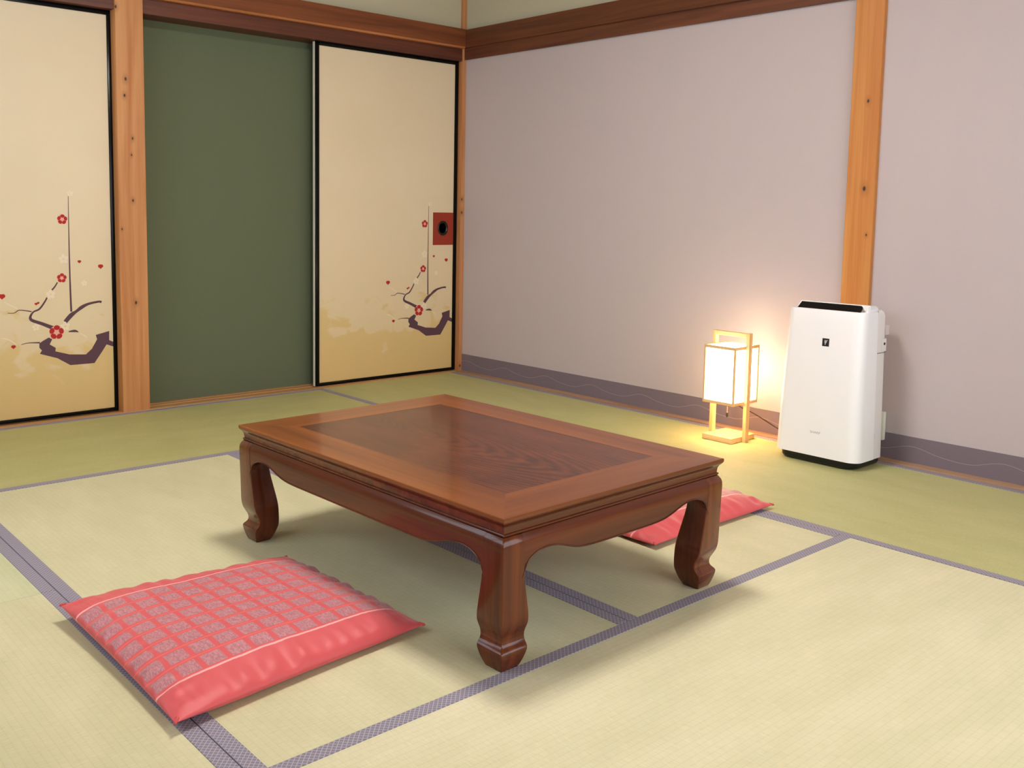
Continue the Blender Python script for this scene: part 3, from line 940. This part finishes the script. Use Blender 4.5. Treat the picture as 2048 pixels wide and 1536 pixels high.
# ------------------------------------------------------------------ lantern
def build_lantern():
    cx, cy = -0.160, -1.846
    t = root('floor_lantern', (cx, cy, 0.004 - 0.004))
    tag(t, 'glowing paper floor lantern with a pale wooden frame and handle', 'lamp')
    w = wood('lantern_pine', srgb(228, 192, 140), srgb(208, 166, 112), 'z', 0.55, None, 1.4)
    wb = wood('lantern_pine_flat', srgb(230, 194, 142), srgb(210, 168, 114), 'y', 0.55, None, 1.4)
    hx, hy = 0.078, 0.0665
    boxo('base', cx - 0.080, cx + 0.080, cy - 0.066, cy + 0.066, 0.0005, 0.021, wb, t, 0.0015)
    zb, zt = 0.147, 0.373
    # handle posts stand outside the box on the two sides
    for s in (-1, 1):
        y = cy + s * 0.0755
        boxo('handle_post', cx - 0.011, cx + 0.011, y - 0.0075, y + 0.0075, 0.0005, 0.424, w, t, 0.001)
    boxo('handle_bar', cx - 0.009, cx + 0.009, cy - 0.068, cy + 0.068, 0.407, 0.423, wb, t, 0.001)
    k = 0.0055
    for z0, z1 in ((zb, zb + 0.011), (zt - 0.011, zt)):
        for s in (-1, 1):
            boxo('frame_rail', cx - hx, cx + hx, cy + s * hy - k / 2, cy + s * hy + k / 2, z0, z1, wb, t, 0.0006)
            boxo('frame_rail', cx + s * hx - k / 2, cx + s * hx + k / 2, cy - hy, cy + hy, z0, z1, wb, t, 0.0006)
    for sx in (-1, 1):
        for sy in (-1, 1):
            boxo('frame_stick', cx + sx * hx - k * 0.62, cx + sx * hx + k * 0.62, cy + sy * hy - k * 0.62, cy + sy * hy + k * 0.62, zb, zt, w, t, 0.0006)
    paper = emis('lit_lantern_paper', (1.0, 0.78, 0.50, 1), LANTERN_EMIT)
    g = 0.0012
    for s in (-1, 1):
        boxo('paper_pane', cx - hx + 0.003, cx + hx - 0.003, cy + s * (hy - 0.0015) - g / 2, cy + s * (hy - 0.0015) + g / 2, zb + 0.010, zt - 0.010, paper, t)
        boxo('paper_pane', cx + s * (hx - 0.0015) - g / 2, cx + s * (hx - 0.0015) + g / 2, cy - hy + 0.003, cy + hy - 0.003, zb + 0.010, zt - 0.010, paper, t)
    boxo('paper_lid', cx - hx + 0.003, cx + hx - 0.003, cy - hy + 0.003, cy + hy - 0.003, zt - 0.005, zt - 0.0038, paper, t)
    boxo('bottom_board', cx - 0.020, cx + 0.020, cy - 0.068, cy + 0.068, zb + 0.001, zb + 0.008, wb, t)
    # open underside lights the base: bulb with socket
    bm = bmesh.new()
    bmesh.ops.create_uvsphere(bm, u_segments=16, v_segments=10, radius=0.026)
    bmesh.ops.translate(bm, verts=bm.verts, vec=(cx, cy, 0.235))
    finish('bulb', bm, emis('lantern_bulb', (1.0, 0.72, 0.40, 1), 60.0), t, 60)
    bm = bmesh.new()
    tube(bm, [(cx, cy, zb + 0.008), (cx, cy, 0.212)], 0.014, 14)
    sk = finish('bulb_socket', bm, plain('socket_black', (0.02, 0.02, 0.02, 1), 0.5), t, 40)
    # pull switch
    dk = plain('dark_plastic', (0.010, 0.009, 0.008, 1), 0.4)
    px, py = cx + 0.004, cy + 0.012
    bm = bmesh.new()
    tube(bm, [(px, py, zb + 0.001), (px, py, 0.103)], 0.0007, 6)
    finish('pull_chain', bm, wb, t)
    bm = bmesh.new()
    tube(bm, [(px, py, 0.103), (px, py, 0.1005), (px, py, 0.086), (px, py, 0.083)], [0.0022, 0.0042, 0.0046, 0.0024], 10)
    finish('pull_knob', bm, dk, t, 40)
    # power cord running along the wall foot to the outlet
    bm = bmesh.new()
    pts = catmull([(cx + 0.02, cy - 0.02, zb + 0.002), (-0.085, -1.845, 0.118), (-0.035, -1.880, 0.088), (0.005, -1.955, 0.040), (0.015, -2.02, 0.012), (0.012, -2.10, 0.0075), (0.012, -2.22, 0.0075), (0.014, -2.30, 0.020), (0.010, -2.322, 0.085), (0.016, -2.325, 0.112)], 6)
    tube(bm, pts, 0.0022, 8)
    finish('power_cord', bm, plain('brown_cord', (0.045, 0.020, 0.012, 1), 0.5), t, 60)
build_lantern()

# ------------------------------------------------------------------ air purifier
def rrect(x0, x1, y0, y1, rads, n=7):
    """rounded rectangle, corners order (x0,y0),(x1,y0),(x1,y1),(x0,y1)"""
    out = []
    cs = [((x0, y0), (1, 1), math.pi), ((x1, y0), (-1, 1), 1.5 * math.pi), ((x1, y1), (-1, -1), 0.0), ((x0, y1), (1, -1), 0.5 * math.pi)]
    for (c, s, a0), r in zip(cs, rads):
        ox, oy = c[0] + s[0] * r, c[1] + s[1] * r
        for k in range(n + 1):
            a = a0 + k / n * math.pi / 2
            out.append((ox + r * math.cos(a), oy + r * math.sin(a)))
    return out

def text_mesh(name, body, size, loc, mat, parent, scale_x=1.0):
    cu = bpy.data.curves.new('lettering', 'FONT')
    cu.body = body
    cu.size = size
    cu.align_x = 'CENTER'
    cu.align_y = 'CENTER'
    cu.extrude = 0.00015
    tmp = bpy.data.objects.new('lettering', cu)
    COL.objects.link(tmp)
    dg = bpy.context.evaluated_depsgraph_get()
    me = bpy.data.meshes.new_from_object(tmp.evaluated_get(dg))
    bpy.data.objects.remove(tmp, do_unlink=True)
    bpy.data.curves.remove(cu)
    # face -x: text x -> world -y, text y -> world z
    m = Matrix(((0, 0, -1, 0), (-scale_x, 0, 0, 0), (0, 1, 0, 0), (0, 0, 0, 1)))
    me.transform(m)
    me.transform(Matrix.Translation(Vector(loc) - wloc(parent)))
    me.materials.clear()
    me.materials.append(mat)
    o = bpy.data.objects.new(name, me)
    COL.objects.link(o)
    o.parent = parent
    return o

def build_purifier():
    cyb = -2.266
    t = root('air_purifier', (-0.15, cyb, 0.0))
    tag(t, 'tall white air purifier with a black top panel standing by the lilac wall', 'air purifier')
    white = plain('white_plastic', srgb(244, 243, 246), 0.32, 0.5)
    white2 = plain('white_plastic_body', srgb(228, 224, 222), 0.40, 0.5)
    blk = plain('black_plastic', (0.006, 0.006, 0.007, 1), 0.35, 0.4)
    gls = plain('black_gloss_panel', (0.003, 0.003, 0.004, 1), 0.28, 0.3)
    z0, z1 = 0.030, 0.546
    def front_x(z):
        f = (z - z0) / (z1 - z0)
        return -0.258 + 0.020 * f + 0.004 * (2 * f - 1) ** 2
    def y_left(z):
        return -2.101 - 0.0190 * (z - z0) / (z1 - z0)
    def y_right(z):
        return -2.414 + 0.0115 * (z - z0) / (z1 - z0)
    def half(z):
        return (y_left(z) - y_right(z)) / 2
    def cyz(z):
        return (y_left(z) + y_right(z)) / 2
    # base plinth
    bm = bmesh.new()
    loft(bm, [[(p[0], p[1], z) for p in rrect(-0.246 - e, -0.052, cyb - 0.134 - e, cyb + 0.150 + e, (0.045, 0.02, 0.02, 0.035))] for z, e in ((0.0005, -0.012), (0.005, -0.004), (0.012, 0.0), (0.031, 0.001))])
    finish('plinth', bm, blk, t, 40)
    # front cover shell
    bm = bmesh.new()
    rings = []
    for k in range(19):
        z = z0 + (z1 - z0) * k / 18
        h = half(z)
        rings.append([(p[0], p[1], z) for p in rrect(front_x(z), -0.128, cyz(z) - h, cyz(z) + h, (0.042, 0.006, 0.006, 0.030), 9)])
    # rounded lip on top
    h = half(z1)
    for dz, e in ((0.0018, 0.0008), (0.0026, 0.0030)):
        rings.append([(p[0], p[1], z1 + dz) for p in rrect(front_x(z1) + e, -0.128 - e * 0.2, cyz(z1) - h + e, cyz(z1) + h - e, (0.040, 0.006, 0.006, 0.028), 9)])
    loft(bm, rings)
    fc = finish('front_cover', bm, white, t, 50)
    # rear body
    bm = bmesh.new()
    rings = []
    for z in (0.026, 0.10, 0.20, 0.30, 0.40, 0.49, 0.530, 0.543, 0.5485):
        e = {0.543: 0.003, 0.5485: 0.009}.get(z, 0.0)
        hh = half(max(z, z0)) - 0.009
        rings.append([(p[0], p[1], z) for p in rrect(-0.132 + e * 0, -0.046 - e, cyz(z) - hh + e, cyz(z) + hh - e, (0.004, 0.022, 0.022, 0.004), 7)])
    loft(bm, rings)
    rb = finish('rear_body', bm, white2, t, 45)
    # raised outlet flap: white shell with a black sloping face
    bm = bmesh.new()
    yl, yr = -2.1475, -2.4015
    sec = [(-0.2235, 0.5450), (-0.2215, 0.5478), (-0.1960, 0.5695), (-0.1915, 0.5715), (-0.1500, 0.5690), (-0.1340, 0.5610), (-0.1290, 0.5500)]
    def flap(bm, sec, ya, yb, rb):
        rings = []
        for k in range(9):          # rounded far corner on the right end
            a = k / 8 * math.pi / 2
            yk = ya + rb * (1 - math.sin(a))
            dk_ = min(0.0, yk + 2.3605)
            xm = -0.1885 - math.sqrt(max(0.0, 0.040 ** 2 - dk_ ** 2))     # stay inside the cover's rounded corner
            rings.append([(max(x, xm), yk, min(z, 0.545 + (z - 0.545) * (0.35 + 0.65 * math.sin(a))) if rb else z) for x, z in sec])
        rings.reverse()
        rings = [[(x, yb, z) for x, z in sec]] + rings
        loft(bm, rings)
    flap(bm, sec + [(-0.1290, 0.5400), (-0.2235, 0.5400)], yr, yl, 0.011)
    finish('outlet_flap', bm, white, t, 35)
    bm = bmesh.new()
    n_ = Vector((-0.0217, 0, 0.0255)).normalized()
    def slope(f, out):
        p = Vector((-0.2215, 0, 0.5478)).lerp(Vector((-0.1960, 0, 0.5695)), f)
        return p + n_ * out
    yb0, yb1, rc = -2.1505, -2.3830, 0.012
    prof = [(yb0, 0.0), (yb0 - 0.002, 0.96)] + [(yb1 + rc * (1 - math.sin(a)), 0.96 - 0.45 * (1 - math.cos(a))) for a in [k / 6 * math.pi / 2 for k in range(7)]] + [(yb1, 0.0)]
    loft(bm, [[(slope(f, o_).x, y, slope(f, o_).z) for y, f in prof] for o_ in (-0.002, 0.0012)])
    finish('outlet_face', bm, gls, t, 35)
    # side latch and seam on the right flank
    hy_ = cyz(0.45) - half(0.45) + 0.009
    boxo('side_latch', -0.085, -0.055, hy_ - 0.004, hy_ + 0.002, 0.405, 0.450, white2, t, 0.001)
    bm = bmesh.new()
    bmesh.ops.create_cone(bm, cap_ends=True, segments=12, radius1=0.005, radius2=0.005, depth=0.002)
    bmesh.ops.rotate(bm, verts=bm.verts, matrix=Matrix.Rotation(math.pi / 2, 3, 'X'))
    bmesh.ops.translate(bm, verts=bm.verts, vec=(-0.070, hy_ - 0.0045, 0.432))
    finish('sensor_hole', bm, blk, t, 40)
    boxo('seam', -0.120, -0.050, hy_ - 0.0012, hy_ + 0.001, 0.399, 0.402, plain('seam_grey', srgb(120, 112, 112), 0.6), t)
    boxo('rear_handle', -0.062, -0.040, hy_ - 0.006, hy_ + 0.004, 0.462, 0.496, plain('pale_translucent_plastic', srgb(208, 196, 196), 0.4), t, 0.003)
    boxo('foot_seam', -0.1275, -0.1255, cyb - 0.1435, cyb - 0.10, 0.035, 0.12, plain('seam_grey2', srgb(176, 170, 168), 0.6), t)
    # mark: black square with a small white cluster
    zc_, yc_ = 0.4358, -2.2742
    fx = front_x(zc_)
    sl = (front_x(zc_ + 0.02) - front_x(zc_ - 0.02)) / 0.04
    def fp(dy, dz, out):
        return (fx + sl * dz - out, yc_ + dy, zc_ + dz)
    bm = bmesh.new()
    loft(bm, [[fp(a * 0.0125, b * 0.0138, o_) for a, b in ((-1, -1), (1, -1), (1, 1), (-1, 1))] for o_ in (-0.001, 0.0006)])
    mk = finish('mark_plate', bm, blk, fc)
    wm = plain('mark_white', srgb(206, 200, 204), 0.5)
    bm = bmesh.new()
    def dot(dy, dz, ry, rz, rot=0.0):
        pts = disc_pts(0, 0, ry, rz, rot, 10)
        vs = [bm.verts.new(fp(dy + p[0], dz + p[1], 0.0007)) for p in pts]
        f = bm.faces.new(vs)
        r = bmesh.ops.extrude_face_region(bm, geom=[f])
        bmesh.ops.translate(bm, verts=[v for v in r['geom'] if isinstance(v, bmesh.types.BMVert)], vec=(-0.0002, 0, 0))
    for (dy, dz) in ((0.0035, 0.0022), (0.0002, 0.0022), (-0.0030, 0.0026), (0.0022, -0.0010), (-0.0010, -0.0010), (0.0008, -0.0042), (0.0014, -0.0068)):
        dot(dy, dz, 0.0017, 0.0017)
    dot(0.0012, 0.0062, 0.0038, 0.0015, 0.3)
    dot(-0.0048, 0.0068, 0.0028, 0.0013, -0.6)
    finish('mark_cluster', bm, wm, fc)
    zt_ = 0.1138
    fxt = front_x(zt_)
    text_mesh('lettering', 'SHARP', 0.0118, (fxt - 0.0003, -2.2586, zt_), plain('grey_lettering', srgb(178, 172, 172), 0.5), fc, 1.12)
    # power lead to the wall outlet
    bm = bmesh.new()
    tube(bm, catmull([(-0.047, -2.352, 0.06), (-0.030, -2.362, 0.022), (-0.004, -2.352, 0.016), (0.006, -2.346, 0.06), (0.004, -2.346, 0.128)], 6), 0.003, 8)
    finish('power_lead', bm, white2, t, 60)
build_purifier()

def build_outlet():
    t = root('wall_outlet', (0.036, -2.336, 0.068))
    tag(t, 'white plastic wall outlet box low on the lilac wall behind the air purifier', 'outlet')
    w = plain('outlet_plastic', srgb(222, 222, 206), 0.45)
    boxo('cover', 0.018, 0.0365, -2.3725, -2.300, 0.068, 0.173, w, t, 0.003, 40)
    for z in (0.112, 0.142):
        for y in (-2.343, -2.329):
            boxo('socket_slot', 0.0172, 0.0182, y - 0.001, y + 0.001, z - 0.004, z + 0.004, M['black'], t)
    boxo('plug', 0.000, 0.018, -2.354, -2.338, 0.128, 0.152, w, t, 0.002)
build_outlet()

# ------------------------------------------------------------------ ceiling lamp (above the frame)
def build_ceiling_lamp():
    cx, cy = -1.77, -2.08
    t = root('ceiling_lamp', (cx, cy, ZC))
    tag(t, 'square ceiling lamp with a wooden rim above the low table', 'lamp')
    w = wood('lamp_rim_wood', srgb(200, 160, 110), srgb(170, 126, 80), 'x', 0.5)
    r = 0.26
    z0, z1 = 2.22, 2.31
    for s in (-1, 1):
        boxo('rim_board', cx - r, cx + r, cy + s * r - 0.01, cy + s * r + 0.01, z0, z1, w, t)
        boxo('rim_board', cx + s * r - 0.01, cx + s * r + 0.01, cy - r + 0.01, cy + r - 0.01, z0, z1, w, t)
    boxo('diffuser', cx - 0.20, cx + 0.20, cy - 0.20, cy + 0.20, z0 + 0.004, z0 + 0.010, emis('lit_diffuser', (1.0, 0.975, 0.93, 1), LAMP_EMIT), t)
    boxo('lamp_body', cx - r, cx + r, cy - r, cy + r, z1, z1 + 0.015, w, t)
    bm = bmesh.new()
    tube(bm, [(cx, cy, z1 + 0.015), (cx, cy, ZC - 0.001)], 0.02, 12)
    finish('hanger', bm, w, t)
build_ceiling_lamp()
